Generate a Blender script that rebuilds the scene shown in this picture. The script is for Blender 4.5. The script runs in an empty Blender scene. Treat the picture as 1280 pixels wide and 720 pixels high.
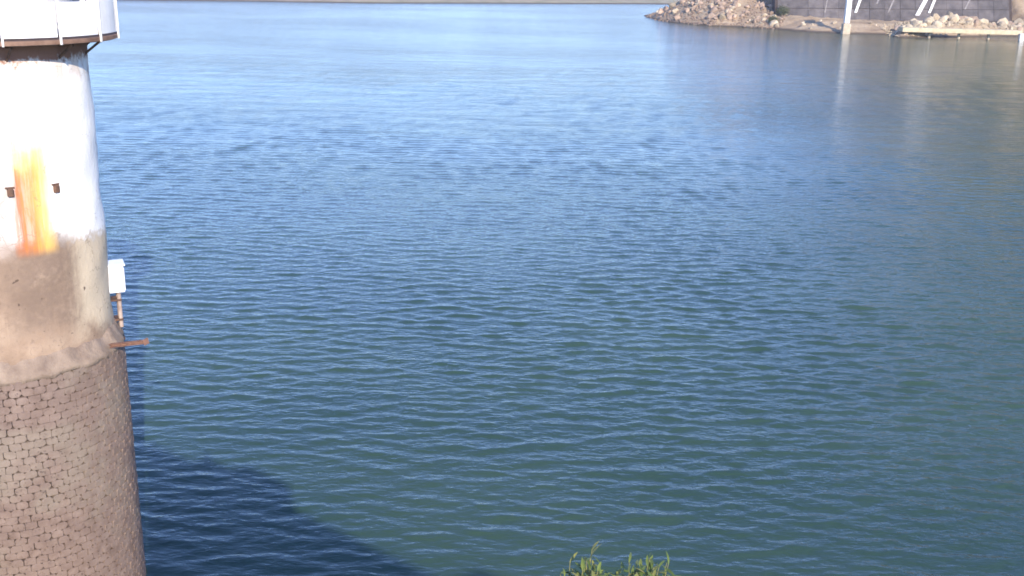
import bpy, bmesh, math, random
import numpy as np
from mathutils import Vector, Matrix

R = math.radians
SC = bpy.context.scene
COL = SC.collection
random.seed(7)
rng = np.random.default_rng(7)

# ------------------------------------------------------------------ camera
EYE = 20.0                      # eye above the lake, standing on the dam crest
FPX = 1300.0                    # focal length in pixels of the 1280 px photograph
PITCH = math.atan(400.0 / FPX)
ROLL = R(1.3)
F_ = np.array([0, math.cos(PITCH), -math.sin(PITCH)])
R_ = np.array([1.0, 0, 0])
U_ = np.cross(R_, F_)
RR = math.cos(ROLL) * R_ + math.sin(ROLL) * U_
UU = -math.sin(ROLL) * R_ + math.cos(ROLL) * U_
cam_d = bpy.data.cameras.new('camera')
cam = bpy.data.objects.new('camera', cam_d)
COL.objects.link(cam)
cam_d.sensor_width = 36.0
cam_d.lens = FPX / 1280.0 * 36.0
cam_d.clip_start = 0.05
cam_d.clip_end = 20000
cam.matrix_world = Matrix(((RR[0], UU[0], -F_[0], 0), (RR[1], UU[1], -F_[1], 0),
                           (RR[2], UU[2], -F_[2], EYE), (0, 0, 0, 1)))
SC.camera = cam

def ray(x, y):
    return F_ + RR * (x - 640) / FPX - UU * (y - 360) / FPX

def at(x, y, z=0.0):                       # where a pixel's direction meets the level z
    d = ray(x, y)
    return np.array([0, 0, EYE]) + d * (z - EYE) / d[2]

def atY(x, y, Y):                          # where it meets the upright plane at distance Y
    d = ray(x, y)
    return np.array([0, 0, EYE]) + d * Y / d[1]

# ------------------------------------------------------------------ light
SUN_EL = 24.8
S_DIR = np.array([-0.33, 0.944])           # horizontal direction the sunlight travels
SUN_AZ = math.degrees(math.atan2(-S_DIR[0], -S_DIR[1]))
w = bpy.data.worlds.new('World')
SC.world = w
w.use_nodes = True
nt = w.node_tree
sky = nt.nodes.new('ShaderNodeTexSky')
sky.sky_type = 'NISHITA'
sky.sun_disc = False
sky.sun_elevation = R(SUN_EL)
sky.sun_rotation = R(SUN_AZ)
sky.altitude = 2600
sky.air_density = 1.0
sky.dust_density = 0.03
sky.ozone_density = 4.0
sat = nt.nodes.new('ShaderNodeHueSaturation')      # the clear deep-blue sky of that day
sat.inputs['Saturation'].default_value = 1.03
sat.inputs['Hue'].default_value = 0.511
nt.links.new(sky.outputs[0], sat.inputs['Color'])
nt.links.new(sat.outputs[0], nt.nodes['Background'].inputs[0])
nt.nodes['Background'].inputs[1].default_value = 0.15
sun_d = bpy.data.lights.new('sun', 'SUN')
sun_d.energy = 2.5
sun_d.angle = R(0.53)
sun_d.color = (1.0, 0.88, 0.71)
sun = bpy.data.objects.new('sun', sun_d)
COL.objects.link(sun)
ce = math.cos(R(SUN_EL))
sun.rotation_euler = Vector((S_DIR[0] * ce, S_DIR[1] * ce, -math.sin(R(SUN_EL)))).to_track_quat('-Z', 'Y').to_euler()
sun.location = (40, -60, 60)
SC.view_settings.view_transform = 'Standard'
SC.view_settings.look = 'None'
SC.view_settings.exposure = 1.76
SC.view_settings.gamma = 1.0
SC.view_settings.use_curve_mapping = False
SC.cycles.pixel_filter_type = 'BLACKMAN_HARRIS'
SC.cycles.filter_width = 1.7               # a soft phone-video picture
SC.cycles.use_denoising = True
SC.cycles.max_bounces = 6

# ------------------------------------------------------------------ helpers
def tag(o, label=None, cat=None, group=None, kind=None):
    if label: o['label'] = label
    if cat: o['category'] = cat
    if group: o['group'] = group
    if kind: o['kind'] = kind
    return o

def link(name, me, mat=None, parent=None, loc=None, rot=None):
    o = bpy.data.objects.new(name, me)
    COL.objects.link(o)
    if mat is not None and me is not None and not me.materials:
        me.materials.append(mat)
    if parent is not None: o.parent = parent
    if loc is not None: o.location = loc
    if rot is not None: o.rotation_euler = rot
    return o

def empty(name, loc=(0, 0, 0), rz=0.0, parent=None):
    o = bpy.data.objects.new(name, None)
    COL.objects.link(o)
    o.location = loc
    o.rotation_euler = (0, 0, rz)
    o.empty_display_size = 0.3
    if parent is not None: o.parent = parent
    return o

def mesh_py(name, v, f, smooth=False):
    me = bpy.data.meshes.new(name)
    me.from_pydata([tuple(map(float, p)) for p in v], [], [tuple(map(int, q)) for q in f])
    me.update()
    if smooth: me.polygons.foreach_set('use_smooth', [True] * len(me.polygons))
    return me

def bm_mesh(name, bm, smooth=False):
    me = bpy.data.meshes.new(name)
    bmesh.ops.recalc_face_normals(bm, faces=bm.faces)
    bm.to_mesh(me)
    bm.free()
    if smooth: me.polygons.foreach_set('use_smooth', [True] * len(me.polygons))
    return me

def box_bm(sx, sy, sz, bevel=0.0, bm=None, M=None, segs=1):
    b = bmesh.new()
    bmesh.ops.create_cube(b, size=1.0)
    for v in b.verts: v.co = Vector((v.co.x * sx, v.co.y * sy, v.co.z * sz))
    if bevel: bmesh.ops.bevel(b, geom=b.edges[:], offset=bevel, segments=segs, affect='EDGES')
    if M is not None: b.transform(M)
    if bm is None: return b
    tmp = bpy.data.meshes.new('t'); b.to_mesh(tmp); b.free(); bm.from_mesh(tmp); bpy.data.meshes.remove(tmp)
    return bm

def tube_bm(p0, p1, r0, r1=None, n=10, bm=None):
    if bm is None: bm = bmesh.new()
    if r1 is None: r1 = r0
    p0, p1 = Vector(p0), Vector(p1)
    d = p1 - p0
    q = d.to_track_quat('Z', 'Y').to_matrix().to_4x4()
    bmesh.ops.create_cone(bm, cap_ends=True, segments=n, radius1=r0, radius2=r1, depth=d.length,
                          matrix=Matrix.Translation((p0 + p1) / 2) @ q)
    return bm

def lathe_mesh(name, prof, n=128, smooth=True, closed=False):
    prof = [(float(r), float(z)) for r, z in prof]
    m = len(prof)
    a = np.linspace(0, 2 * math.pi, n, endpoint=False)
    v = [(r * math.cos(t), r * math.sin(t), z) for r, z in prof for t in a]
    f = []
    rng_ = range(m) if closed else range(m - 1)
    for i in rng_:
        k = (i + 1) % m
        for j in range(n):
            f.append((i * n + j, i * n + (j + 1) % n, k * n + (j + 1) % n, k * n + j))
    me = mesh_py(name, v, f, smooth)
    return me

class Mat:
    """small node-building helper"""
    def __init__(self, name):
        self.m = bpy.data.materials.new(name)
        self.m.use_nodes = True
        self.nt = self.m.node_tree
        self.b = self.nt.nodes['Principled BSDF']
    def n(self, t, **kw):
        nd = self.nt.nodes.new(t)
        for k, v in kw.items():
            if k.startswith('i_'):
                nd.inputs[int(k[2:]) if k[2:].isdigit() else k[2:]].default_value = v
            else: setattr(nd, k, v)
        return nd
    def l(self, a, b): self.nt.links.new(a, b)
    def coord(self, scale=(1, 1, 1), world=False, rot=(0, 0, 0)):
        if world: src = self.n('ShaderNodeNewGeometry').outputs['Position']
        else: src = self.n('ShaderNodeTexCoord').outputs['Object']
        mp = self.n('ShaderNodeMapping')
        mp.inputs['Scale'].default_value = scale
        mp.inputs['Rotation'].default_value = rot
        self.l(src, mp.inputs[0])
        return mp.outputs[0]
    def noise(self, vec, scale, detail=4, rough=0.55, dist=0.0):
        nd = self.n('ShaderNodeTexNoise')
        nd.inputs['Scale'].default_value = scale
        nd.inputs['Detail'].default_value = detail
        nd.inputs['Roughness'].default_value = rough
        nd.inputs['Distortion'].default_value = dist
        self.l(vec, nd.inputs['Vector'])
        return nd.outputs['Fac']
    def ramp(self, fac, stops):
        nd = self.n('ShaderNodeValToRGB')
        el = nd.color_ramp.elements
        while len(el) > 1: el.remove(el[-1])
        for i, (p, c) in enumerate(stops):
            if not isinstance(c, tuple): c = (c, c, c)
            e = el[0] if i == 0 else el.new(p)
            e.position = p
            e.color = (c[0], c[1], c[2], 1)
        self.l(fac, nd.inputs[0])
        return nd.outputs[0]
    def math(self, op, a, b=None, clamp=False):
        nd = self.n('ShaderNodeMath', operation=op, use_clamp=clamp)
        for i, s in enumerate((a, b)):
            if s is None: continue
            if isinstance(s, (int, float)): nd.inputs[i].default_value = s
            else: self.l(s, nd.inputs[i])
        return nd.outputs[0]
    def mix(self, fac, a, b, mode='MIX'):
        nd = self.n('ShaderNodeMix', data_type='RGBA', blend_type=mode)
        for s, idx in ((fac, 0), (a, 6), (b, 7)):
            if isinstance(s, (int, float)): nd.inputs[idx].default_value = s
            elif isinstance(s, tuple): nd.inputs[idx].default_value = (s[0], s[1], s[2], 1)
            else: self.l(s, nd.inputs[idx])
        return nd.outputs[2]
    def rng(self, v, a, b, c=0.0, d=1.0, smooth=True):
        nd = self.n('ShaderNodeMapRange')
        if smooth: nd.interpolation_type = 'SMOOTHSTEP'
        self.l(v, nd.inputs[0])
        for i, q in enumerate((a, b, c, d)): nd.inputs[1 + i].default_value = q
        return nd.outputs[0]
    def bump(self, h, strength=0.5, dist=0.05, normal=None):
        nd = self.n('ShaderNodeBump')
        nd.inputs['Strength'].default_value = strength
        nd.inputs['Distance'].default_value = dist
        self.l(h, nd.inputs['Height'])
        if normal is not None: self.l(normal, nd.inputs['Normal'])
        return nd.outputs[0]
    def out(self, color=None, rough=0.8, normal=None, metal=0.0, spec=None):
        if color is not None:
            if isinstance(color, tuple): self.b.inputs['Base Color'].default_value = (*color, 1)
            else: self.l(color, self.b.inputs['Base Color'])
        if isinstance(rough, (int, float)): self.b.inputs['Roughness'].default_value = rough
        else: self.l(rough, self.b.inputs['Roughness'])
        if normal is not None: self.l(normal, self.b.inputs['Normal'])
        self.b.inputs['Metallic'].default_value = metal
        if spec is not None: self.b.inputs['Specular IOR Level'].default_value = spec
        return self.m

def simple(name, c0, c1, scale=3.0, rough=0.8, bump=0.3, bdist=0.02, metal=0.0, world=False, perobj=0.0):
    M = Mat(name)
    v = M.coord(world=world)
    nz = M.noise(v, scale, 6, 0.6)
    col = M.ramp(nz, [(0.3, c0), (0.7, c1)])
    if perobj:
        oi = M.n('ShaderNodeObjectInfo')
        k = M.rng(oi.outputs['Random'], 0, 1, 1 - perobj, 1 + perobj, False)
        mul = M.n('ShaderNodeVectorMath', operation='SCALE')
        M.l(col, mul.inputs[0]); M.l(k, mul.inputs['Scale'])
        col = mul.outputs[0]
    nb = M.noise(v, scale * 5, 5, 0.65)
    return M.out(col, rough, M.bump(nb, bump, bdist), metal)

# ------------------------------------------------------------------ terrain
PTS_NEAR = [(803, 20), (822, 26), (850, 29), (885, 32.5), (920, 33.5), (960, 36), (1000, 39.5), (1060, 42.5),
            (1112, 43.5), (1124, 47), (1150, 47), (1200, 46), (1290, 45)]
near = [at(x, y)[:2] for x, y in PTS_NEAR]
shore = [tuple(p) for p in near]
e = np.array(shore[-1])
land_right = shore + [(e[0] + 60, e[1] - 40), (420, 250), (700, 60), (2600, -200), (2600, 3000), (420, 900), (190, 640),
                      (shore[0][0] + 34, shore[0][1] + 78), (shore[0][0] + 10, shore[0][1] + 30)]
fs = [at(x, y)[:2] for x, y in [(90, 0), (300, 2), (470, 4.5), (640, 5.0), (820, 5.5)]]
land_far = [(-2600, 900), (-900, 560), (-420, 540)] + [tuple(p) for p in fs] + \
           [(160, 700), (240, 800), (420, 900), (2600, 3000), (2600, 4900), (-2600, 4900)]
land_left = [(-2600, 900), (-900, 560), (-420, 330), (-190, 170), (-120, 86), (-90, -200), (-2600, -300)]

def sdist(px, py, poly):
    """signed distance, positive inside"""
    poly = np.array(poly, float)
    inside = np.zeros(px.shape, bool)
    best = np.full(px.shape, 1e18)
    n = len(poly)
    for i in range(n):
        a, b = poly[i], poly[(i + 1) % n]
        d = b - a
        t = np.clip(((px - a[0]) * d[0] + (py - a[1]) * d[1]) / (d @ d), 0, 1)
        best = np.minimum(best, (px - a[0] - t * d[0]) ** 2 + (py - a[1] - t * d[1]) ** 2)
        c = ((a[1] > py) != (b[1] > py))
        with np.errstate(divide='ignore', invalid='ignore'):
            xi = a[0] + (py - a[1]) / (d[1] if d[1] else 1e-9) * d[0]
        inside ^= c & (px < xi)
    s = np.sqrt(best)
    return np.where(inside, s, -s)

_waves = [(rng.uniform(0, 2 * math.pi), rng.uniform(0, 2 * math.pi), 2.0 ** k) for k in range(-1, 8) for _ in range(5)]
def fbm(x, y, base, octs=5, rough=0.5):
    out = np.zeros_like(x)
    amp = 1.0
    k = 0
    for o in range(octs):
        fr = 2 ** o / base
        for j in range(5):
            a, ph, _ = _waves[(o * 5 + j) % len(_waves)]
            out += amp * np.sin(2 * math.pi * fr * (x * math.cos(a) + y * math.sin(a)) * (0.8 + 0.11 * j) + ph) / 2.2
        amp *= rough
    return out

def height(x, y):
    x = np.asarray(x, float); y = np.asarray(y, float)
    dr = sdist(x, y, land_right) + fbm(x, y, 26, 4) * 0.7
    df = sdist(x, y, land_far)
    dl = sdist(x, y, land_left)
    # right-hand point: a bank up from the water, then a hillside that climbs to the right
    hill = np.clip((x - 62) / 115, 0, 1.3)
    bank = np.where(dr < 0, dr * 0.5, 0.24 * np.clip(dr, 0, 20) + 0.42 * np.clip(dr - 20, 0, 30) +
                    (0.06 + 0.80 * hill) * np.clip(dr - 40, 0, 380))
    point = np.exp(-(((x - shore[2][0] - 22) / 26) ** 2 + ((y - shore[2][1] - 14) / 30) ** 2)) * 7 * np.clip(dr / 8, 0, 1)
    mound_c = atY(1235, 20, 392)
    mound = np.exp(-(((x - mound_c[0]) / 22) ** 2 + ((y - 389) / 10) ** 2)) * 4.2 * np.clip(dr / 5, 0, 1)
    wx0, wx1 = atY(962, 17, 418)[0], atY(1300, 17, 412)[0]
    bench = np.clip((x - wx0) / 5, 0, 1) * np.clip((wx1 - x) / 5, 0, 1) * np.clip((446 - y) / 8, 0, 1) * (dr > 0)
    bank = bank * (1 - bench) + np.minimum(bank, 3.0 + 0.02 * dr) * bench
    zr = bank + point + mound + np.clip(dr / 30, 0, 1) * fbm(x, y, 40, 5) * 1.2 * (1 - 0.9 * bench)
    zf = np.where(df < 0, df * 0.4, 0.10 * np.clip(df, 0, 40) + 0.03 * np.clip(df - 40, 0, 500)) + \
        np.clip(df / 200, 0, 1) * fbm(x, y, 420, 5) * 5
    zl = np.where(dl < 0, dl * 0.5, 0.4 * np.clip(dl, 0, 200)) + np.clip(dl / 60, 0, 1) * fbm(x, y, 160, 5) * 6
    return np.maximum(np.maximum(np.maximum(zr, zf), zl), -6.0)

def axis(segs):
    out = [segs[0][0]]
    for a, b, s in segs:
        n = max(1, int(round((b - a) / s)))
        out += list(np.linspace(a, b, n + 1)[1:])
    return np.array(out)

def grid_faces(nx, ny):
    i = np.arange(ny - 1)[:, None] * nx + np.arange(nx - 1)[None, :]
    return np.stack([i, i + 1, i + nx + 1, i + nx], -1).reshape(-1, 4)

def grid_mesh(name, X, Y, Z):
    ny, nx = X.shape
    me = bpy.data.meshes.new(name)
    v = np.stack([X, Y, Z], -1).reshape(-1, 3).astype(np.float32)
    f = grid_faces(nx, ny).astype(np.int32)
    me.vertices.add(len(v)); me.vertices.foreach_set('co', v.ravel())
    me.loops.add(f.size); me.loops.foreach_set('vertex_index', f.ravel())
    me.polygons.add(len(f)); me.polygons.foreach_set('loop_start', np.arange(0, f.size, 4, dtype=np.int32))
    me.polygons.foreach_set('use_smooth', np.ones(len(f), bool))
    me.update(calc_edges=True)
    return me

gx = axis([(-2600, -600, 100), (-600, 20, 14), (20, 260, 1.4), (260, 700, 12), (700, 2600, 95)])
gy = axis([(-300, 300, 14), (300, 350, 4), (350, 520, 1.3), (520, 900, 9), (900, 4900, 160)])
GX, GY = np.meshgrid(gx, gy)
GZ = height(GX, GY)
fine = (GX > 20) & (GX < 260) & (GY > 350) & (GY < 520)
GZ = GZ + np.where(fine & (GZ > 0.2), fbm(GX, GY, 7, 3, 0.6) * 0.22, 0)

M = Mat('shore_earth')
v = M.coord(world=True)
n1 = M.noise(v, 0.11, 8, 0.62)
n2 = M.noise(v, 0.9, 6, 0.6)
n3 = M.noise(v, 0.02, 4, 0.5)
col = M.ramp(n1, [(0.28, (0.26, 0.18, 0.115)), (0.5, (0.40, 0.295, 0.19)), (0.72, (0.50, 0.39, 0.26))])
col = M.mix(M.rng(n2, 0.45, 0.75, 0, 0.5), col, (0.17, 0.125, 0.095))
sep = M.n('ShaderNodeSeparateXYZ'); M.l(M.coord(world=True), sep.inputs[0])
green = M.math('MULTIPLY', M.rng(n3, 0.36, 0.52), M.rng(sep.outputs['Z'], 12, 26))
col = M.mix(green, col, M.ramp(n2, [(0.3, (0.045, 0.06, 0.022)), (0.7, (0.11, 0.11, 0.045))]))
col = M.mix(M.math('MULTIPLY', M.rng(sep.outputs['Y'], 540, 600), 0.85), col, M.ramp(n1, [(0.3, (0.25, 0.25, 0.155)), (0.7, (0.42, 0.37, 0.26))]))   # dry grass flats across the lake
wet = M.rng(sep.outputs['Z'], 0.15, 0.9, 1, 0)
col = M.mix(wet, col, (0.10, 0.075, 0.055))
mat_earth = M.out(col, 0.95, M.bump(M.noise(v, 1.3, 8, 0.7), 0.7, 0.5), spec=0.2)
tag(link('terrain', grid_mesh('terrain', GX, GY, GZ), mat_earth), kind='structure')

# ------------------------------------------------------------------ water
wx = axis([(-2600, -500, 150), (-500, -110, 13), (-110, -44, 0.6), (-44, 44, 0.2), (44, 120, 0.6), (120, 500, 13), (500, 2600, 150)])
ys = [16.0]
while ys[-1] < 420: ys.append(ys[-1] + 0.13 * max(1.0, (ys[-1] / 50.0)) ** 1.05)
wy = np.concatenate([axis([(-300, 0, 60), (0, 16, 1.0)])[:-1], np.array(ys), axis([(425, 900, 12), (900, 4900, 200)])])
WX, WY = np.meshgrid(wx, wy)
sx = np.gradient(wx)[None, :] * np.ones_like(WX)
sy = np.gradient(wy)[:, None] * np.ones_like(WX)
wrng = np.random.default_rng(21)
WZ = np.zeros_like(WX)
DX = np.zeros_like(WX); DY = np.zeros_like(WX)
act = (np.abs(WX) < 121) & (WY > 15) & (WY < 430)
ax_, ay_ = WX[act], WY[act]
ssx, ssy = sx[act], sy[act]
gust = 0.85 + 0.22 * np.sin(ax_ * 0.071 + 1.3 * np.sin(ay_ * 0.043)) + 0.18 * np.sin(ay_ * 0.11 + ax_ * 0.033 + 1.1)
gust = gust + 0.22 * fbm(ax_, ay_ * 0.6, 60, 2) * 0.5
gust = np.clip(gust, 0.40, 1.35)
# a wind-sea: components of 0.7 to 7 m running almost along the line of sight
zz = np.zeros(ax_.shape); dxx = np.zeros(ax_.shape); dyy = np.zeros(ax_.shape)
for k in range(170):
    lam = math.exp(wrng.uniform(math.log(0.34), math.log(1.9)))
    th = R(92) + wrng.normal(0, R(25) if lam < 1.0 else R(17))
    kx, ky = math.cos(th) * 2 * math.pi / lam, math.sin(th) * 2 * math.pi / lam
    slope = 0.0172 * (1.0 if lam < 1.2 else 1.2 / lam) * wrng.uniform(0.5, 1.4)
    amp = slope * lam / (2 * math.pi)
    att = np.clip(lam / (2.2 * ssy) - 1, 0, 1) * np.clip(lam / max(1e-6, abs(math.cos(th))) / (2.2 * ssx) - 1, 0, 1)
    ph = kx * ax_ + ky * ay_ + wrng.uniform(0, 2 * math.pi)
    s_, c_ = np.sin(ph), np.cos(ph)
    zz += amp * att * s_
    dxx += amp * att * math.cos(th) * c_ * 0.9
    dyy += amp * att * math.sin(th) * c_ * 0.9
WZ[act] = zz * gust; DX[act] = dxx * gust; DY[act] = dyy * gust

M = Mat('lake_water')
gp = M.n('ShaderNodeNewGeometry').outputs['Position']
def wv(sxx, syy, rz=0.0):
    mp = M.n('ShaderNodeMapping'); mp.inputs['Scale'].default_value = (sxx, syy, 1); mp.inputs['Rotation'].default_value = (0, 0, rz)
    M.l(gp, mp.inputs[0]); return mp.outputs[0]
sep = M.n('ShaderNodeSeparateXYZ'); M.l(gp, sep.inputs[0])
rip1 = M.noise(wv(0.26, 1.0, R(4)), 2.3, 3, 0.55, 0.4)      # ripples about a metre long
rip2 = M.noise(wv(0.45, 1.0, R(-9)), 4.2, 2, 0.5, 0.3)
swl = M.noise(wv(0.35, 1.0, R(2)), 0.22, 3, 0.5)
far = M.rng(sep.outputs['Y'], 40, 190, 0.0, 1.0)
patch = M.noise(wv(0.5, 1.0), 0.018, 4, 0.55)
gustf = M.rng(patch, 0.35, 0.65, 0.55, 1.15)
lee = M.math('MULTIPLY', M.rng(sep.outputs['X'], 40, 120), M.rng(sep.outputs['Y'], 170, 330))   # calm lee of the point
far = M.math('MULTIPLY', far, M.math('SUBTRACT', 1.0, M.math('MULTIPLY', lee, 0.25)))
h1 = M.math('MULTIPLY', M.math('MULTIPLY', rip1, far), gustf)
b1 = M.bump(h1, 1.0, 0.09)
b2 = M.bump(M.math('MULTIPLY', rip2, gustf), 1.0, 0.06, b1)
b3 = M.bump(M.math('MULTIPLY', swl, far), 1.0, 0.35, b2)
tn = M.noise(wv(1, 1), 0.05, 3, 0.5)
base = M.mix(M.rng(tn, 0.35, 0.65), (0.026, 0.056, 0.042), (0.036, 0.069, 0.045))
M.out(base, 0.10, b3)
M.b.inputs['IOR'].default_value = 1.333
mat_water = M.m
tag(link('lake_water', grid_mesh('lake_water', WX + DX, WY + DY, WZ), mat_water), kind='structure')

# ------------------------------------------------------------------ the dam underfoot (its parapet shades the near water)
N_D = np.array([0.60, 0.80])               # towards the lake
T_D = np.array([0.80, -0.60])              # along the crest
PAR_TOP = 19.30
def dam_pt(t, n, z): return (T_D[0] * t + N_D[0] * n, T_D[1] * t + N_D[1] * n, z)
mat_conc = simple('dam_concrete', (0.26, 0.24, 0.21), (0.38, 0.36, 0.32), 0.6, 0.9, 0.4, 0.05, world=True)
def extrude_prof(name, prof, t0, t1, splay=0.0):
    v = [dam_pt(t0 - splay * (n - 0.25), n, z) for n, z in prof] + [dam_pt(t1, n, z) for n, z in prof]
    m = len(prof)
    f = [tuple(range(m))[::-1], tuple(range(m, 2 * m))] + [(i, (i + 1) % m, m + (i + 1) % m, m + i) for i in range(m)]
    bm = bmesh.new(); vs = [bm.verts.new(q) for q in v]
    for q in f: bm.faces.new([vs[i] for i in q])
    return bm_mesh(name, bm)
dam = empty('dam', dam_pt(0, -3, 0))
tag(dam, 'concrete dam wall with low parapet beside the lake', 'dam')
def dpart(name, prof, t0, t1, mat, splay=0.0):
    o = link(name, extrude_prof(name, prof, t0, t1, splay), mat)
    o.parent = dam; o.matrix_parent_inverse = Matrix.Translation(dam.location).inverted()
    return o
dpart('dam_wall', [(0.25, -6), (0.25, 18.30), (-7.5, 18.30), (-22, -6)], -2.85, 150, mat_conc, 1.6)  # unseen near end, splayed so sunlight passes it to the tower
dpart('unseen_low_section', [(0.1, -6), (0.1, 6.8), (-1.0, 7.1), (-4.5, 6.8), (-18, -6)], -150, 40, mat_conc)  # unseen section added, kept low to let sun onto the tower
dpart('parapet', [(0.22, 18.302), (0.22, PAR_TOP), (-0.12, PAR_TOP), (-0.12, 18.302)], -2.35, 150, mat_conc)
for t0, t1 in ((5.0, 7.6), (17.5, 25.0)):  # unseen blocks added on the crest to step the shadow edge on the water
    dpart('shade_block', [(-0.20, 18.302), (-0.20, 20.7), (-1.6, 20.9), (-1.6, 18.302)], t0, t1, mat_conc)
dpart('ledge', [(0.252, 17.2), (2.45, 17.70), (2.45, 17.96), (0.252, 18.05)], -1.75, 2.0, mat_conc)

# ------------------------------------------------------------------ intake tower
TC = np.array([-15.33, 30.0])              # axis of the tower
RS, RB = 2.95, 3.20                        # shaft and masonry base radius
Z_PLAT, Z_LEDGE, Z_PAINT = 17.93, 8.75, 12.6
tower = empty('intake_tower', (TC[0], TC[1], 0))
tag(tower, 'round intake tower standing in the lake, limewashed shaft with rust streak on stone base', 'tower')
to_cam = math.atan2(-TC[1], -TC[0])        # azimuth of the side that faces the dam

# wall material: whitewash over rendered masonry, rust run, light and shade painted on the band
M = Mat('tower_shaft')
tc = M.n('ShaderNodeTexCoord').outputs['Object']
sep = M.n('ShaderNodeSeparateXYZ'); M.l(tc, sep.inputs[0])
# angle measured from the side facing the dam, + to the right seen from there
mp = M.n('ShaderNodeMapping'); mp.vector_type = 'POINT'; mp.inputs['Rotation'].default_value = (0, 0, -to_cam)
M.l(tc, mp.inputs[0])
s2 = M.n('ShaderNodeSeparateXYZ'); M.l(mp.outputs[0], s2.inputs[0])
ang = M.math('ARCTAN2', s2.outputs['Y'], s2.outputs['X'])
Zs = sep.outputs['Z']
nA = M.noise(tc, 0.9, 7, 0.62)
nB = M.noise(M.coord((1, 1, 0.18)), 1.7, 6, 0.6)           # vertical runs
nC = M.noise(tc, 6.0, 6, 0.65)
paint = M.ramp(nB, [(0.25, (0.72, 0.70, 0.66)), (0.42, (0.82, 0.80, 0.77)), (0.8, (0.86, 0.85, 0.83))])
paint = M.mix(M.rng(nC, 0.60, 0.78, 0, 0.5), paint, (0.50, 0.44, 0.37))
render_ = M.ramp(nA, [(0.28, (0.19, 0.130, 0.092)), (0.5, (0.29, 0.205, 0.145)), (0.72, (0.39, 0.288, 0.208))])
render_ = M.mix(M.rng(nC, 0.55, 0.75, 0, 0.7), render_, (0.17, 0.12, 0.09))
SHAFT = dict(M=M, ang=ang, Z=Zs, nA=nA, nB=nB, nC=nC, paint=paint, render=render_)
def bandmask(a0, a1, soft, src):
    return M.math('MULTIPLY', M.rng(src, a0 - soft, a0 + soft), M.rng(src, a1 - soft, a1 + soft, 1, 0))
nD = M.noise(M.coord((5.5, 5.5, 0.22)), 1.6, 5, 0.65)      # thin drips
angn = M.math('ADD', ang, M.math('ADD', M.math('MULTIPLY', M.math('SUBTRACT', nB, 0.5), 0.16), M.math('MULTIPLY', M.math('SUBTRACT', nD, 0.5), 0.14)))
zn = M.math('ADD', Zs, M.math('MULTIPLY', M.math('SUBTRACT', nA, 0.5), 2.4))
zn2 = M.math('ADD', Zs, M.math('MULTIPLY', M.math('SUBTRACT', nC, 0.5), 0.8))
zp = M.math('ADD', zn2, M.math('MULTIPLY', ang, 0.30))
mask_paint = M.rng(zp, Z_PAINT - 0.35, Z_PAINT + 0.12)
col = M.mix(mask_paint, render_, paint)
# sunlit tone painted in cream on the right flank under the paint line
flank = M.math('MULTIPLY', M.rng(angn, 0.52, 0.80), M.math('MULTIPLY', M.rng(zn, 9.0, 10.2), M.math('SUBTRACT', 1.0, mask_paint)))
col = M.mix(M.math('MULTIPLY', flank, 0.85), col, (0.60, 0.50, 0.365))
# shade on the left of the band, painted in brown
band_shade = M.math('MULTIPLY', bandmask(0.02, 0.70, 0.2, angn), bandmask(9.9, 12.5, 0.35, zn))
col = M.mix(M.math('MULTIPLY', M.math('MULTIPLY', band_shade, M.rng(nC, 0.3, 0.6, 0.45, 0.85)), 1.0), col, (0.185, 0.132, 0.100))
# greyish rubbed patch beside the rust
rub = M.math('MULTIPLY', M.rng(angn, 0.06, 0.20, 1, 0), bandmask(12.2, 14.4, 0.5, zn))
col = M.mix(M.math('MULTIPLY', rub, 0.8), col, (0.37, 0.30, 0.26))
RA = 0.32
rust = M.math('MULTIPLY', bandmask(RA - 0.165, RA + 0.165, 0.07, angn), M.math('MULTIPLY', M.rng(Zs, 11.95, 12.3), M.rng(zn, 14.2, 16.6, 1, 0)))
rustc = M.ramp(M.rng(zn, 12.6, 16.2, 0, 1, False), [(0.0, (0.50, 0.18, 0.045)), (0.35, (0.58, 0.23, 0.055)), (0.62, (0.74, 0.50, 0.16)), (1.0, (0.80, 0.72, 0.50))])
rustc = M.mix(M.math('MULTIPLY', M.rng(angn, RA + 0.0, RA + 0.12), 0.85), rustc, (0.72, 0.45, 0.12))
rustc = M.mix(M.math('MULTIPLY', M.rng(angn, RA - 0.12, RA - 0.02, 1, 0), M.rng(zn, 13.9, 14.6, 1, 0)), rustc, (0.40, 0.14, 0.06))
col = M.mix(M.math('MULTIPLY', rust, M.rng(nD, 0.35, 0.6, 0.75, 0.97)), col, rustc)
# thin dirty runs down the limewash and a crackle of hairlines and chips
runs = M.math('MULTIPLY', M.rng(nD, 0.60, 0.72), M.rng(nA, 0.40, 0.62))
col = M.mix(M.math('MULTIPLY', runs, 0.42), col, (0.40, 0.30, 0.21))
vo = M.n('ShaderNodeTexVoronoi', feature='DISTANCE_TO_EDGE'); vo.inputs['Scale'].default_value = 1.1
wob = M.n('ShaderNodeVectorMath', operation='ADD'); M.l(tc, wob.inputs[0])
nv = M.n('ShaderNodeTexNoise'); nv.inputs['Scale'].default_value = 2.2; nv.inputs['Detail'].default_value = 5; M.l(tc, nv.inputs['Vector'])
M.l(nv.outputs['Color'], wob.inputs[1]); M.l(wob.outputs[0], vo.inputs['Vector'])
crk = M.math('MULTIPLY', M.rng(vo.outputs['Distance'], 0.004, 0.018, 1, 0), M.rng(nA, 0.48, 0.6))
col = M.mix(M.math('MULTIPLY', crk, 0.55), col, (0.22, 0.16, 0.12))
pit = M.noise(tc, 4.6, 2, 0.5)
col = M.mix(M.math('MULTIPLY', M.rng(pit, 0.70, 0.76), M.rng(Zs, 11.5, 12.6, 0.9, 0.25)), col, (0.09, 0.06, 0.045))
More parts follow.
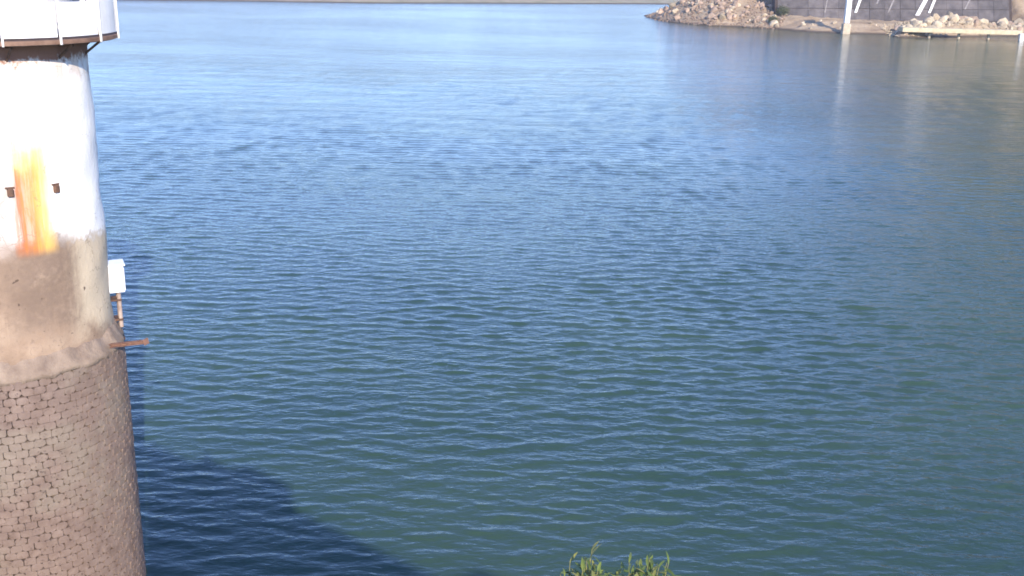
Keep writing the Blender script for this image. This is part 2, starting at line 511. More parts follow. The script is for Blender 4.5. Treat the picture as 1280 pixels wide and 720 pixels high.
# rust-stained collar below the balcony, with the slab's shadow band painted in
coll = M.math('MULTIPLY', M.rng(zn, 16.3, 17.2), M.rng(nB, 0.42, 0.56))
col = M.mix(M.math('MULTIPLY', coll, 0.55), col, (0.55, 0.40, 0.31))
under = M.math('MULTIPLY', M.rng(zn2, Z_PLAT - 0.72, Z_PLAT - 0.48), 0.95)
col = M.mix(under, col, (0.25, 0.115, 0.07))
bmp = M.bump(nC, 0.55, 0.03)
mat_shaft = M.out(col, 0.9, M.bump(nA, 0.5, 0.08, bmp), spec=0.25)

prof = [(RS + 0.02 * math.sin(z * 1.7), z) for z in np.linspace(Z_LEDGE - 0.1, Z_PLAT - 0.12, 40)]
shaft_me = lathe_mesh('shaft', prof, 160)
for v_ in shaft_me.vertices:                                   # uneven hand-laid render
    a = math.atan2(v_.co.y, v_.co.x); z = v_.co.z
    d = 0.012 * math.sin(5 * a + z * 2.1) + 0.010 * math.sin(9 * a - z * 3.7) + 0.008 * math.sin(17 * a + z * 6.1)
    v_.co.x += d * math.cos(a); v_.co.y += d * math.sin(a)
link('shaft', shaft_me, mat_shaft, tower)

# masonry base: recessed mortar drum, ledge, stones
mat_mortar = simple('dark_mortar', (0.030, 0.020, 0.016), (0.075, 0.052, 0.042), 5.0, 0.95, 0.6, 0.03)
drum = link('masonry_base', lathe_mesh('masonry_base', [(RB - 0.10, -5.0), (RB - 0.10, Z_LEDGE - 0.20)], 96), mat_mortar, tower)
M = Mat('base_stone')
oc = M.coord(world=True)
oi = M.n('ShaderNodeObjectInfo').outputs['Random']
n1 = M.noise(oc, 2.4, 7, 0.65); n2 = M.noise(oc, 7.5, 4, 0.6); n3 = M.noise(oc, 0.35, 4, 0.6)
col = M.ramp(n1, [(0.28, (0.135, 0.092, 0.073)), (0.5, (0.195, 0.140, 0.114)), (0.75, (0.255, 0.192, 0.158))])
col = M.mix(M.rng(oi, 0, 1, 0, 0.45), col, (0.17, 0.122, 0.102))
col = M.mix(M.rng(n3, 0.45, 0.62, 0, 0.5), col, (0.235, 0.20, 0.155))
col = M.mix(M.rng(n2, 0.60, 0.70, 0, 0.7), col, (0.055, 0.036, 0.030))
mat_stone = M.out(col, 0.92, M.bump(n2, 0.8, 0.03), spec=0.25)

CH, CW = 0.232, 0.33
def stone_mesh(k):
    """a flush block whose corners are broken off, so that small dark holes are left at the joints"""
    r = random.Random(100 + k)
    jn = 0.004
    hw, hh_ = CW / 2 - jn / 2, CH / 2 - jn / 2
    out = []
    for sa, sb_ in ((-1, -1), (1, -1), (1, 1), (-1, 1)):
        cx = r.uniform(0.04, 0.085) if r.random() < 0.62 else 0.008
        cy = r.uniform(0.045, 0.085) if cx > 0.02 else 0.008
        a_, b_ = (sa * (hw - cx), sb_ * hh_), (sa * hw, sb_ * (hh_ - cy))
        out += [a_, b_] if sa * sb_ < 0 else [b_, a_]
    out = [out[q] for q in (0, 1, 2, 3, 4, 5, 6, 7)]
    cen = [(y * 0.94, z * 0.92) for y, z in out]
    p = r.uniform(0.0, 0.012)
    v = [(-0.16, y, z) for y, z in out] + [(0.0, y, z) for y, z in out] + [(0.006 + p + r.uniform(-0.006, 0.006), y, z) for y, z in cen]
    f = [tuple(range(16, 24))]
    for l in (0, 8):
        for q in range(8): f.append((l + q, l + (q + 1) % 8, l + 8 + (q + 1) % 8, l + 8 + q))
    bm = bmesh.new(); vs = [bm.verts.new(q) for q in v]
    for q in f: bm.faces.new([vs[n_] for n_ in q])
    me = bm_mesh('stone', bm)
    me.materials.append(mat_stone)
    return me
stones = [stone_mesh(k) for k in range(24)]
ncirc = int(round(2 * math.pi * RB / CW))
slots = []
for c in range(-4, int((Z_LEDGE - 0.22) / CH)):
    z = c * CH + CH / 2 + (Z_LEDGE - 0.22 - int((Z_LEDGE - 0.22) / CH) * CH)
    for j in range(ncirc):
        a = (j + 0.5 * (c % 2) + random.uniform(-0.03, 0.03)) / ncirc * 2 * math.pi
        slots.append((a, z + random.uniform(-0.008, 0.008), random.randrange(24)))
def vis(s):
    a, z, k = s
    d = (a - to_cam + math.pi) % (2 * math.pi) - math.pi       # + is to the right seen from the dam
    p = np.array([TC[0] + RB * math.cos(a), TC[1] + RB * math.sin(a), z]) - np.array([0, 0, EYE])
    zc = p @ F_
    px, py = 640 + FPX * (p @ RR) / zc, 360 - FPX * (p @ UU) / zc
    facing = math.cos(d)
    return facing if (px > -12 and py < 735 and facing > 0.08) else -1 + 0.01 * facing
slots.sort(key=vis, reverse=True)
for a, z, k in slots[:300]:
    o = bpy.data.objects.new('stone', stones[k]); COL.objects.link(o); o.parent = drum
    o.location = (RB * math.cos(a), RB * math.sin(a), z); o.rotation_euler = (0, 0, a)
vv, ff = [], []
for a, z, k in slots[300:]:
    m_ = stones[k]; b0 = len(vv); ca, sa = math.cos(a), math.sin(a)
    for q in m_.vertices:
        x, y = q.co.x + RB, q.co.y
        vv.append((x * ca - y * sa, x * sa + y * ca, q.co.z + z))
    for p in m_.polygons: ff.append([b0 + i for i in p.vertices])
tag(link('stonework', mesh_py('stonework', vv, ff), mat_stone, drum), kind='stuff')
mat_ledge = simple('ledge_render', (0.17, 0.122, 0.092), (0.31, 0.235, 0.175), 1.8, 0.92, 0.7, 0.06)
led = lathe_mesh('ledge', [(RS - 0.1, Z_LEDGE + 0.42), (RS + 0.035, Z_LEDGE + 0.34), (RS + 0.12, Z_LEDGE + 0.12), (RB + 0.02, Z_LEDGE - 0.10), (RB + 0.03, Z_LEDGE - 0.25), (RB - 0.1, Z_LEDGE - 0.28)], 160)
for v_ in led.vertices:
    a = math.atan2(v_.co.y, v_.co.x)
    v_.co.z += 0.03 * math.sin(7 * a) + 0.03 * math.sin(19 * a + 1) + 0.02 * math.sin(41 * a)
    k = 1 + 0.008 * math.sin(13 * a) + 0.006 * math.sin(31 * a + 2)
    v_.co.x *= k; v_.co.y *= k
link('ledge', led, mat_ledge, tower)

# balcony slab, house, railing
RP = 3.84
mat_slab = simple('balcony_slab', (0.10, 0.05, 0.035), (0.26, 0.16, 0.11), 2.2, 0.85, 0.6, 0.03)
link('balcony_slab', lathe_mesh('balcony_slab', [(RS - 0.3, Z_PLAT - 0.17), (RP - 0.04, Z_PLAT - 0.13), (RP, Z_PLAT - 0.11), (RP, Z_PLAT - 0.01), (RP - 0.03, Z_PLAT), (1.0, Z_PLAT + 0.01)], 128, smooth=False), mat_slab, tower)
mat_white = simple('white_paint', (0.66, 0.65, 0.63), (0.82, 0.81, 0.80), 1.2, 0.7, 0.25, 0.01)
house = link('gatehouse', lathe_mesh('gatehouse', [(2.66, Z_PLAT + 0.012), (2.64, Z_PLAT + 2.7), (2.95, Z_PLAT + 2.72), (2.95, Z_PLAT + 2.86), (0.02, Z_PLAT + 3.7)], 96), mat_white, tower)
mat_frame = simple('grey_frame', (0.18, 0.18, 0.18), (0.30, 0.30, 0.31), 3.0, 0.5, 0.1, 0.01)
mat_glass = Mat('dark_glass').out((0.03, 0.035, 0.04), 0.06)
for k in range(6):                                            # windows of the gatehouse, above the railing
    a = to_cam + R(20) + k * R(60)
    wdw = link('window', bm_mesh('window', box_bm(0.10, 0.9, 1.0, 0.015)), mat_frame, house, (2.66 * math.cos(a), 2.66 * math.sin(a), Z_PLAT + 1.85), (0, 0, a))
    pane = link('pane', bm_mesh('pane', box_bm(0.04, 0.76, 0.86)), mat_glass, house, (2.70 * math.cos(a), 2.70 * math.sin(a), Z_PLAT + 1.85), (0, 0, a))
railing = link('railing', None, None, tower); railing.location = (0, 0, Z_PLAT)
mat_rail = simple('rail_paint', (0.50, 0.47, 0.43), (0.78, 0.77, 0.75), 2.0, 0.55, 0.2, 0.01)
mat_railg = simple('grey_rail', (0.20, 0.19, 0.18), (0.40, 0.39, 0.38), 2.0, 0.5, 0.2, 0.01)
RR_ = RP - 0.05
def ring_mesh(name, r, z, t, n=96):
    pr = [(r + t * math.cos(q), z + t * math.sin(q)) for q in np.linspace(0, 2 * math.pi, 8, endpoint=False)]
    return lathe_mesh(name, pr, n, True, closed=True)
link('top_rail', ring_mesh('top_rail', RR_, 1.10, 0.032), mat_railg, railing)
pm = bm_mesh('post', box_bm(0.055, 0.055, 1.24, 0.008)); pm.materials.append(mat_rail)
NPOST = 16
for k in range(NPOST):
    a = to_cam + R(9.5) + k * R(360 / NPOST)
    link('post', pm, None, railing, ((RP + 0.02) * math.cos(a), (RP + 0.02) * math.sin(a), 0.49), (0, 0, a))
    # white sheet infill between the posts
    v, f = [], []
    for j in range(7):
        b = a + R(0.8) + R(360 / NPOST - 1.6) * j / 6
        for r_, z_ in ((RR_ - 0.02, 0.07), (RR_ - 0.02, 0.96), (RR_ + 0.02, 0.96), (RR_ + 0.02, 0.07)):
            v.append((r_ * math.cos(b), r_ * math.sin(b), z_))
    for j in range(6):
        for i_ in range(4): f.append((j * 4 + i_, j * 4 + (i_ + 1) % 4, j * 4 + 4 + (i_ + 1) % 4, j * 4 + 4 + i_))
    f += [(3, 2, 1, 0), (24, 25, 26, 27)]
    link('infill_panel', mesh_py('infill_panel', v, f), mat_white, railing)
mat_iron = simple('rusted_iron', (0.055, 0.032, 0.022), (0.17, 0.085, 0.05), 5.0, 0.8, 0.5, 0.01)
bb = tube_bm((RS - 0.08, 0, -0.60), (RS + 0.42, 0, -0.20), 0.035, n=8)
tube_bm((RS - 0.08, 0, -0.20), (RS + 0.48, 0, -0.20), 0.035, n=8, bm=bb)
bkt = bm_mesh('bracket', bb); bkt.materials.append(mat_iron)
for k in range(12):
    a = to_cam + R(14) + k * R(30)
    link('bracket', bkt, None, tower, (0, 0, Z_PLAT), (0, 0, a))

def on_tower(px, py, r):
    """(angle, z) where a pixel's direction meets the tower's surface of radius r"""
    d = ray(px, py); o = -TC
    A = d[0] ** 2 + d[1] ** 2; B = 2 * (o[0] * d[0] + o[1] * d[1]); C = o @ o - r * r
    D = B * B - 4 * A * C
    if D < 0: return None
    t = (-B - math.sqrt(D)) / (2 * A)
    p = d * t
    return math.atan2(p[1] - TC[1], p[0] - TC[0]), EYE + p[2]
# two rusted iron stubs left in the wall, either side of the rust run
sb = box_bm(0.16, 0.16, 0.22, 0.02)
box_bm(0.10, 0.24, 0.05, 0.01, bm=sb, M=Matrix.Translation((-0.03, 0, 0.13)))
stub = bm_mesh('iron_stub', sb); stub.materials.append(mat_iron)
for px, py in ((13, 241), (70, 236)):
    q = on_tower(px, py, RS)
    if q: link('iron_stub', stub, None, tower, (RS * math.cos(q[0]), RS * math.sin(q[0]), q[1]), (0, 0, q[0]))

# white instrument box on the right flank, its conduit, and the iron beam below
q = on_tower(131, 346, RS) or (to_cam + R(80), 11.7)
gp_ = atY(139, 347, TC[1] + 1.3)
az = math.atan2(gp_[1] - TC[1], gp_[0] - TC[0])
gz = gp_[2]
ib = empty('instrument_box', (TC[0], TC[1], gz))
tag(ib, 'white metal instrument box fixed to the flank of the round tower', 'instrument box')
mat_boxw = simple('box_enamel', (0.74, 0.75, 0.77), (0.84, 0.85, 0.87), 2.0, 0.4, 0.05, 0.005)
rb = Matrix.Rotation(az, 4, 'Z')
def bpart(name, sx_, sy_, sz_, x, y, z, mat, bev=0.01, par=ib):
    me = bm_mesh(name, box_bm(sx_, sy_, sz_, bev, M=rb @ Matrix.Translation((x, y, z))))
    return link(name, me, mat, par)
bpart('housing', 0.50, 0.62, 0.86, RS + 0.160, 0, 0, mat_boxw, 0.02)
bpart('hood', 0.58, 0.70, 0.05, RS + 0.180, 0, 0.458, mat_boxw, 0.01)
bpart('door', 0.02, 0.50, 0.72, RS + 0.422, 0, -0.02, mat_boxw, 0.004)
bpart('handle', 0.04, 0.03, 0.12, RS + 0.450, 0.18, -0.02, mat_iron, 0.005)
mat_pipe = simple('weathered_pipe', (0.22, 0.15, 0.12), (0.44, 0.35, 0.30), 4.0, 0.7, 0.3, 0.01)
pb = bmesh.new()
for y in (-0.13, 0.13): tube_bm((RS + 0.22, y, -0.43), (RS + 0.22, y, -(gz - Z_LEDGE) + 0.05), 0.065, n=10, bm=pb)
pb.transform(rb)
link('conduit', bm_mesh('conduit', pb), mat_pipe, ib)
for zz_ in (-0.7, -1.35, -2.0): bpart('pipe_clamp', 0.34, 0.46, 0.06, RS + 0.12, 0, zz_, mat_iron, 0.01)

be = empty('iron_beam', (TC[0], TC[1], Z_LEDGE))
tag(be, 'rusty iron beam sticking out over the water from the tower ledge', 'beam')
p0 = atY(138, 432, TC[1] - 0.4); p1 = atY(182, 427, TC[1] - 0.9)
bmm = bmesh.new()
L = Vector(p1 - p0)
Mx = Matrix.Translation(Vector((p0 + p1) / 2)) @ L.to_track_quat('X', 'Z').to_matrix().to_4x4()
for dz, hy in ((0.045, 0.12), (-0.045, 0.12)): box_bm(L.length, hy, 0.025, 0, bm=bmm, M=Mx @ Matrix.Translation((0, 0, dz)))
box_bm(L.length - 0.002, 0.02, 0.09, 0, bm=bmm, M=Mx)
bmm.transform(Matrix.Translation((-TC[0], -TC[1], -Z_LEDGE)))
mat_red = simple('red_rust', (0.13, 0.062, 0.042), (0.26, 0.14, 0.095), 6.0, 0.85, 0.5, 0.01)
link('beam', bm_mesh('beam', bmm), mat_red, be)
# loose end plate bolted on the tip
box = box_bm(0.03, 0.20, 0.18, 0.004, M=Mx @ Matrix.Translation((L.length / 2 + 0.016, 0, 0)))
box.transform(Matrix.Translation((-TC[0], -TC[1], -Z_LEDGE)))
link('end_plate', bm_mesh('end_plate', box), mat_red, be)

# ------------------------------------------------------------------ the far point: revetment wall, ribs, landing, boulders
def hz(x, y): return float(height(np.array([x]), np.array([y]))[0])

mat_dark = simple('revetment_stone', (0.058, 0.050, 0.050), (0.135, 0.116, 0.110), 0.35, 0.9, 0.6, 0.2, world=True, perobj=0.22)
mat_ribw = simple('rib_concrete', (0.62, 0.60, 0.56), (0.80, 0.78, 0.74), 0.8, 0.85, 0.3, 0.05, world=True)
WY0 = 412.0
A = atY(972, 17.5, WY0 + 6); B = atY(1262, 20, WY0)
A = np.array([A[0], A[1], A[2] - 0.6]); B = np.array([B[0], B[1], B[2] - 0.6])
along = (B - A); wl = np.linalg.norm(along[:2]); tdir = along / wl
nrm = np.array([tdir[1], -tdir[0]])                    # towards the water
back = -nrm
HWALL, RUN = 17.0, 8.5
wall = empty('revetment', (A[0], A[1], A[2]))
tag(wall, 'dark sloping stone revetment above the far shore with pale ribs', 'revetment')
def wpt(t, u, out=0.0):                                # t along, u up the face, out = off the face
    sl = math.hypot(HWALL, RUN); nx, nz = HWALL / sl, RUN / sl
    h = tdir[:2] * t + back * (RUN * u) + nrm * (out * nx)
    return (h[0], h[1], tdir[2] * t + HWALL * u + out * nz)
def slab_on_face(name, corners, o0, o1, mat, par):
    v = [wpt(t, u, o0) for t, u in corners] + [wpt(t, u, o1) for t, u in corners]
    bm = bmesh.new(); vs = [bm.verts.new(q) for q in v]; n = len(corners)
    bm.faces.new(vs[:n][::-1]); bm.faces.new(vs[n:])
    for i in range(n): bm.faces.new((vs[i], vs[(i + 1) % n], vs[n + (i + 1) % n], vs[n + i]))
    return link(name, bm_mesh(name, bm), mat, par)
slab_on_face('core', [(-1, -0.15), (wl + 1, -0.15), (wl + 1, 1.0), (-1, 1.0)], -6.0, -0.03, mat_mortar, wall)
NP = 15
for i in range(NP):
    t0, t1 = wl * i / NP, wl * (i + 1) / NP
    us = [-0.1, 0.16, 0.36, 0.56, 0.78, 1.0]
    for j in range(5):
        g = 0.06
        slab_on_face('panel', [(t0 + g, us[j] + 0.006), (t1 - g, us[j] + 0.006), (t1 - g, us[j + 1] - 0.006), (t0 + g, us[j + 1] - 0.006)],
                     -0.03, random.uniform(0.02, 0.22), mat_dark, wall)
def t_of(px, py):
    """(t, u) on the face for a pixel"""
    d = ray(px, py)
    o = np.array([0, 0, EYE]) - A
    sl = math.hypot(HWALL, RUN); n3 = np.array([nrm[0] * HWALL / sl, nrm[1] * HWALL / sl, RUN / sl])
    # the along direction may dip slightly; plane through A with tdir and the face slope
    up = np.array([back[0] * RUN, back[1] * RUN, HWALL]); n3 = np.cross(tdir, up); n3 /= np.linalg.norm(n3)
    k = -(o @ n3) / (d @ n3)
    p = o + d * k
    u = (p[2] - tdir[2] * (p[:2] @ tdir[:2])) / HWALL
    return float(p[:2] @ tdir[:2]), float(u)
mat_ribg = simple('grey_rib', (0.16, 0.14, 0.13), (0.30, 0.27, 0.25), 0.8, 0.85, 0.3, 0.05, world=True)
def rib(pxa, pya, pxb, pyb, wpx, name='rib', th=0.6, ext=2.2):
    ta, ua = t_of(pxa, pya); tb_, ub = t_of(pxb, pyb)
    k = wpx / 3.1 / 2
    tt, uu = tb_ + (tb_ - ta) * ext, ub + (ub - ua) * ext
    uu2 = min(uu, 0.99); tt = tb_ + (tt - tb_) * ((uu2 - ub) / max(1e-6, uu - ub))
    slab_on_face(name, [(ta - k, ua), (ta + k, ua), (tt + k, uu2), (tt - k, uu2)], 0.0, th, mat_ribw if th > 0.5 else mat_ribg, wall)
rib(1069, 16.5, 1075, 0, 3.0)
rib(1146, 20, 1157, 0, 5.0)
rib(1161, 17, 1166, 5, 3.0)
rib(1096, 5, 1098, 0, 2.0, th=0.3)
rib(1110, 16, 1117, 0, 1.8, th=0.25)
rib(1031, 16, 1034, 0, 1.2, th=0.25)
rib(1206, 12, 1212, 0, 1.8, th=0.3)

# free-standing white gauge pier at the water's edge, reaching above the wall
gy_ = 384.0
gpier = atY(1058, 30, gy_)
pier = empty('gauge_pier', (gpier[0], gpier[1], 0))
tag(pier, 'tall white concrete pier standing at the edge of the far shore', 'pier')
link('column', bm_mesh('column', box_bm(1.8, 1.8, 9.4, 0.12, M=Matrix.Translation((0, 0, 8.4)))), mat_ribw, pier)
mat_foot = simple('pier_foot', (0.38, 0.30, 0.21), (0.55, 0.46, 0.34), 0.8, 0.9, 0.4, 0.05, world=True)
link('footing', bm_mesh('footing', box_bm(2.7, 2.7, 7.6, 0.15, M=Matrix.Translation((0, 0, -0.2)))), mat_foot, pier)
link('cap', bm_mesh('cap', box_bm(3.4, 3.4, 0.7, 0.08, M=Matrix.Translation((0, 0, 13.45)))), mat_ribw, pier)

# landing stage
mat_deck = simple('landing_concrete', (0.42, 0.34, 0.21), (0.60, 0.51, 0.34), 0.7, 0.9, 0.4, 0.05, world=True)
LY = 366.0
La = atY(1128, 40, LY + 4); Lb = atY(1279, 36, LY)
land = empty('landing_stage', (La[0], La[1], 0))
tag(land, 'long low tan concrete landing stage jutting over the water below boulders', 'landing stage')
ld = Vector((Lb[0] - La[0], Lb[1] - La[1], 0)); ang_l = math.atan2(ld.y, ld.x); LL = ld.length
zt = 3.3
bm = box_bm(LL, 6.0, 1.5, 0.1, M=Matrix.Rotation(ang_l, 4, 'Z') @ Matrix.Translation((LL / 2, 3.0, zt - 0.75)))
link('deck', bm_mesh('deck', bm), mat_deck, land)
rl = Matrix.Rotation(ang_l, 4, 'Z')
for k, tt in enumerate((LL * 0.25, LL * 0.5, LL * 0.75)):
    link('pile', bm_mesh('pile', tube_bm(rl @ Vector((tt, 3.2, -4)), rl @ Vector((tt, 3.2, zt - 1.51)), 0.5, n=12)), mat_foot, land)
link('pile', bm_mesh('pile', box_bm(1.4, 1.4, 6.0, 0.1, M=rl @ Matrix.Translation((LL - 0.4, -0.75, -0.6)))), mat_ribw, land)
link('abutment', bm_mesh('abutment', box_bm(3.0, 5.0, 6.0, 0.2, M=rl @ Matrix.Translation((0.8, 3.1, -2.2)))), mat_foot, land)

# boulders
mat_b = {}
mat_b['pink'] = simple('pinkish_boulder', (0.23, 0.155, 0.11), (0.45, 0.33, 0.235), 0.5, 0.92, 0.6, 0.15, world=True, perobj=0.3)
mat_b['pale'] = simple('pale_boulder', (0.27, 0.205, 0.135), (0.52, 0.43, 0.30), 0.5, 0.92, 0.6, 0.15, world=True, perobj=0.3)
def boulder_mesh(k, mat):
    r = np.random.default_rng(500 + k)
    bm = bmesh.new()
    bmesh.ops.create_icosphere(bm, subdivisions=2, radius=1.0)
    pl = [(v / np.linalg.norm(v), r.uniform(0.55, 0.9)) for v in r.normal(size=(9, 3))]
    for v in bm.verts:
        c = np.array(v.co)
        for n_, d_ in pl:
            e_ = c @ n_ - d_
            if e_ > 0: c = c - n_ * e_ * 0.92
        c = c * (1 + 0.05 * math.sin(7 * c[0] + k) * math.sin(6 * c[1]))
        v.co = c
    me = bm_mesh('boulder', bm); me.materials.append(mat)
    return me
bpink = [boulder_mesh(k, mat_b['pink']) for k in range(6)]
bpale = [boulder_mesh(20 + k, mat_b['pale']) for k in range(6)]
near_poly = np.array(shore)
seg = np.linalg.norm(np.diff(near_poly, axis=0), axis=1); cum = np.concatenate([[0], np.cumsum(seg)])
def along_shore(px):                                   # shoreline point and inland normal for an image column
    xs = [p[0] for p in PTS_NEAR]
    i = max(0, min(len(xs) - 2, int(np.searchsorted(xs, px)) - 1))
    u = (px - xs[i]) / (xs[i + 1] - xs[i])
    p = near_poly[i] * (1 - u) + near_poly[i + 1] * u
    d = near_poly[i + 1] - near_poly[i]; d = d / np.linalg.norm(d)
    return p, np.array([-d[1], d[0]])
def put(px, inland, size, kind, label, group):
    p, nn = along_shore(px)
    nn = nn * 0.35 + np.array([0.25, 0.97]) * 0.65
    q = p + nn * inland
    z = hz(q[0], q[1])
    if z < -0.6: return
    me = random.choice(bpink if kind == 'pink' else bpale)
    o = link('boulder', me, None, None, (q[0], q[1], z + size * 0.15), (random.uniform(0, 6), random.uniform(0, 6), random.uniform(0, 6)))
    o.scale = (size * random.uniform(0.8, 1.4), size * random.uniform(0.8, 1.2), size * random.uniform(0.55, 0.95))
    sz = 'small' if size < 1.0 else ('large' if size > 1.5 else 'medium sized')
    tag(o, label.replace('{}', sz + (' pinkish brown' if kind == 'pink' else ' pale tan')), 'boulder', group + ', ' + sz + ' ' + kind)
br = random.Random(3)
random.seed(11)
for k in range(150):
    put(br.uniform(806, 968), br.triangular(0.3, 34, 6), br.choice([0.6, 0.8, 1.0, 1.2, 1.4, 1.9]), 'pink' if br.random() < 0.62 else 'pale',
        '{} boulder on the rocky point beyond the dark shrubs', 'boulders on the rocky point')
for k in range(130):
    px = br.uniform(1118, 1292)
    put(px, br.triangular(4.0, 24, 9), br.choice([0.9, 1.1, 1.4, 1.7, 2.1, 2.5]), 'pale' if br.random() < 0.75 else 'pink',
        '{} boulder in the heap above the landing stage', 'boulders heaped above the landing stage')
for k in range(16):
    put(br.uniform(985, 1112), br.uniform(2, 14), br.choice([0.5, 0.7, 0.9]), 'pale', '{} stone lying on the bare bank under the dark revetment', 'stones on the bare bank')
# loose rubble between them
def rubble(n, x0, x1, i0, i1, seed):
    r = random.Random(seed); nr = np.random.default_rng(seed)
    base = bmesh.new(); bmesh.ops.create_icosphere(base, subdivisions=1, radius=1.0)
    bv = np.array([v.co for v in base.verts]); bf = np.array([[v.index for v in f.verts] for f in base.faces]); base.free()
    P = []
    for _ in range(n):
        p, nn = along_shore(r.uniform(x0, x1)); nn = nn * 0.35 + np.array([0.25, 0.97]) * 0.65
        P.append(p + nn * r.uniform(i0, i1))
    P = np.array(P); Z = height(P[:, 0], P[:, 1])
    V, Fc = [], []
    for (x, y), z in zip(P, Z):
        if z < -0.2: continue
        s = r.uniform(0.18, 0.6) * np.array([r.uniform(.7, 1.3), r.uniform(.7, 1.3), r.uniform(.5, .9)])
        Fc.append(bf + len(V) * len(bv))
        V.append(bv * s * nr.uniform(0.75, 1.2, (len(bv), 1)) + np.array([x, y, z + 0.1]))
    return mesh_py('rubble', np.concatenate(V), np.concatenate(Fc))
tag(link('rubble', rubble(2600, 806, 970, 0, 36, 5), mat_b['pink']), 'loose broken rubble covering the rocky point', 'rubble', kind='stuff')
tag(link('rubble', rubble(1300, 1112, 1292, 1, 26, 6), mat_b['pale']), 'loose pale rubble between the boulders above the landing stage', 'rubble', kind='stuff')

# dark shrubs at the end of the revetment
mat_shrub = simple('shrub_leaf', (0.05, 0.06, 0.03), (0.11, 0.115, 0.055), 1.5, 0.7, 0.2, 0.02, world=True)
def shrub(px, py, Yd, rad, label, seed):
    r = np.random.default_rng(seed)
    p = atY(px, py, Yd); z0 = hz(p[0], p[1]) - 0.2
    root = empty('shrub', (p[0], p[1], z0)); tag(root, label, 'shrub')
    n = 2600
    c = r.normal(size=(14, 3)); c /= np.linalg.norm(c, axis=1)[:, None]; c = c * r.uniform(0.3, 0.8, (14, 1)) * rad
    c[:, 2] = np.abs(c[:, 2]) * 1.0 + rad * 0.5
    pts = c[r.integers(0, 14, n)] + r.normal(size=(n, 3)) * rad * 0.24
    pts = pts[pts[:, 2] > 0.1]; n = len(pts)
    a = r.normal(size=(n, 3)); a /= np.linalg.norm(a, axis=1)[:, None]
    b = np.cross(a, r.normal(size=(n, 3))); b /= np.linalg.norm(b, axis=1)[:, None]
    s_ = r.uniform(0.10, 0.26, (n, 1))
    V = np.stack([pts - a * s_, pts + b * s_ * 0.5, pts + a * s_, pts - b * s_ * 0.5], 1).reshape(-1, 3)
    link('foliage', mesh_py('foliage', V, np.arange(n * 4).reshape(-1, 4)), mat_shrub, root)
    tb = tube_bm((0, 0, 0), (0, 0, rad * 0.6), 0.16, 0.10, 8)
    for q in c[:7]: tube_bm((0, 0, rad * 0.3), q * 0.9, 0.07, 0.03, 6, tb)
    link('stem', bm_mesh('stem', tb), mat_foot, root)
shrub(968, 14, 412, 1.9, 'low dark green shrub at the foot of the revetment end', 1)
shrub(979, 6, 417, 2.6, 'tall dark green shrub against the revetment end', 2)

# ------------------------------------------------------------------ weeds on the ledge of the dam
M = Mat('weed_leaf')
oi = M.n('ShaderNodeObjectInfo').outputs['Random']
nz = M.noise(M.coord(world=True), 40, 3, 0.5)
col = M.ramp(oi, [(0.0, (0.06, 0.10, 0.02)), (0.4, (0.13, 0.175, 0.03)), (0.75, (0.17, 0.19, 0.035)), (1.0, (0.24, 0.22, 0.06))])
col = M.mix(M.rng(nz, 0.4, 0.7, 0, 0.4), col, (0.06, 0.08, 0.02))
mat_leaf = M.out(col, 0.6)
M.b.inputs['Subsurface Weight'].default_value = 0.0
mat_stem = simple('weed_stem', (0.10, 0.11, 0.035), (0.22, 0.20, 0.07), 20, 0.7, 0.2, 0.002)
def blade_mesh(k):
    r = random.Random(900 + k)
    Ln, wd, curl = r.uniform(0.024, 0.042), r.uniform(0.0055, 0.009), r.uniform(0.1, 0.8)
    v, f = [], []
    for i in range(6):
        u = i / 5
        wdt = wd * (math.sin(math.pi * min(0.98, 0.12 + 0.88 * u)) ** 0.8) * 0.5
        a = curl * u
        x, z = Ln * u * math.cos(a * 0.7), Ln * u * math.sin(-a * 0.7)
        v += [(x, -wdt, z + 0.25 * wdt), (x, 0, z), (x, wdt, z + 0.25 * wdt)]
    for i in range(5):
        for j in range(2): f.append((i * 3 + j, i * 3 + j + 1, i * 3 + j + 4, i * 3 + j + 3))
    me = mesh_py('leaf', v, f, True); me.materials.append(mat_leaf)
    return me
blades = [blade_mesh(k) for k in range(6)]
LEDGE_Z = 17.98
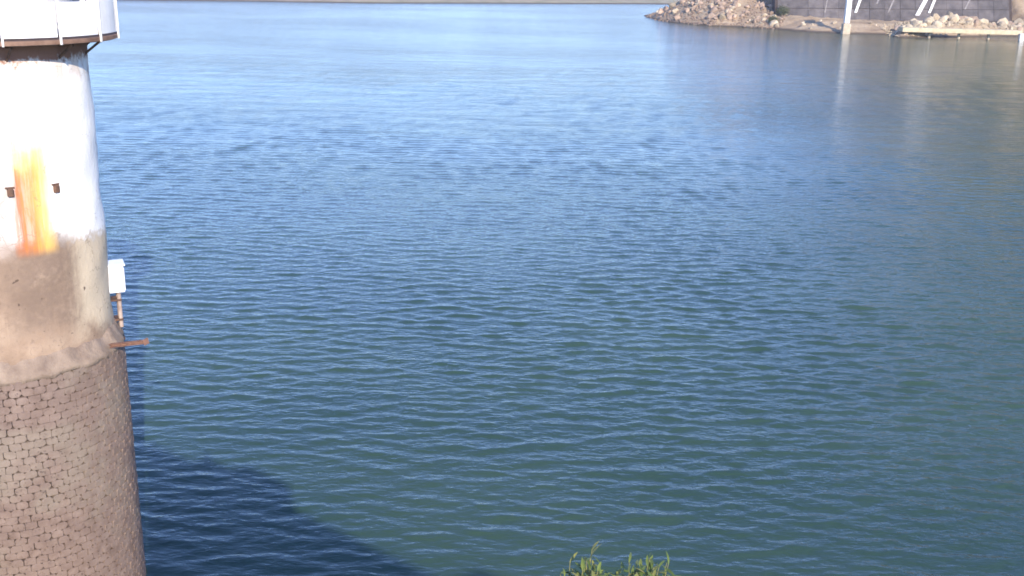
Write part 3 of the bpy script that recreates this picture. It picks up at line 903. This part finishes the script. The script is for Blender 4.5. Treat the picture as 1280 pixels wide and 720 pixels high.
def weed(px, py_top, Yd, nst, spread, label, seed):
    r = random.Random(seed)
    top = atY(px, py_top, Yd)
    n_ = N_D @ top[:2]
    zl = 18.05 - (n_ - 0.252) / 2.448 * 0.10
    base = Vector((top[0], top[1], zl - 0.01))
    root = empty('weed', base)
    tag(root, label, 'weed', None)
    ht = top[2] - base.z
    for s in range(nst):
        hh = ht * r.uniform(0.86, 0.97)
        ox, oy = r.uniform(-spread, spread), r.uniform(-0.06, 0.06)
        pts = []
        for i in range(7):
            u = i / 6
            pts.append(Vector((ox * (0.25 + 0.75 * u ** 0.8) + 0.012 * math.sin(5 * u + s), oy * u + 0.01 * math.cos(4 * u + s), hh * u)))
        bm = bmesh.new()
        for i in range(6): tube_bm(pts[i], pts[i + 1], 0.0042 * (1 - i / 8), 0.0042 * (1 - (i + 1) / 8), 6, bm)
        link('stem', bm_mesh('stem', bm, True), mat_stem, root)
        nl = 12
        for i in range(nl):
            u = 0.62 + 0.38 * i / (nl - 1)
            k = min(5, int(u * 6)); fr = u * 6 - k
            p = pts[k].lerp(pts[k + 1], fr)
            lf = link('leaf', r.choice(blades), None, root, p, (r.uniform(-0.5, 0.5), -r.uniform(-0.15, 0.9), i * 2.4 + r.uniform(-0.5, 0.5)))
            sc_ = r.uniform(1.1, 1.8) * (1.0 if u < 0.9 else 0.75)
            lf.scale = (sc_, sc_, sc_)
weed(727, 697, 2.55, 24, 0.055, 'bushy green weed on the dam ledge with upright leafy stems', 1)
weed(768, 710, 2.60, 14, 0.04, 'short sparse weed growing between two taller weeds on the dam ledge', 2)
weed(806, 696, 2.55, 24, 0.06, 'wide yellowish green weed on the dam ledge with spreading stems', 3)

# ------------------------------------------------------------------ air
HAZE = True
if HAZE:
    hb = bm_mesh('haze', box_bm(5600, 5600, 520, M=Matrix.Translation((0, 2300, 253))))
    hm = bpy.data.materials.new('haze'); hm.use_nodes = True
    n_ = hm.node_tree
    n_.nodes.remove(n_.nodes['Principled BSDF'])
    pv = n_.nodes.new('ShaderNodeVolumePrincipled')
    pv.inputs['Color'].default_value = (0.86, 0.90, 0.95, 1)
    pv.inputs['Density'].default_value = 0.00018
    pv.inputs['Anisotropy'].default_value = 0.2
    n_.links.new(pv.outputs[0], n_.nodes['Material Output'].inputs['Volume'])
    tag(link('haze', hb, hm), kind='stuff')
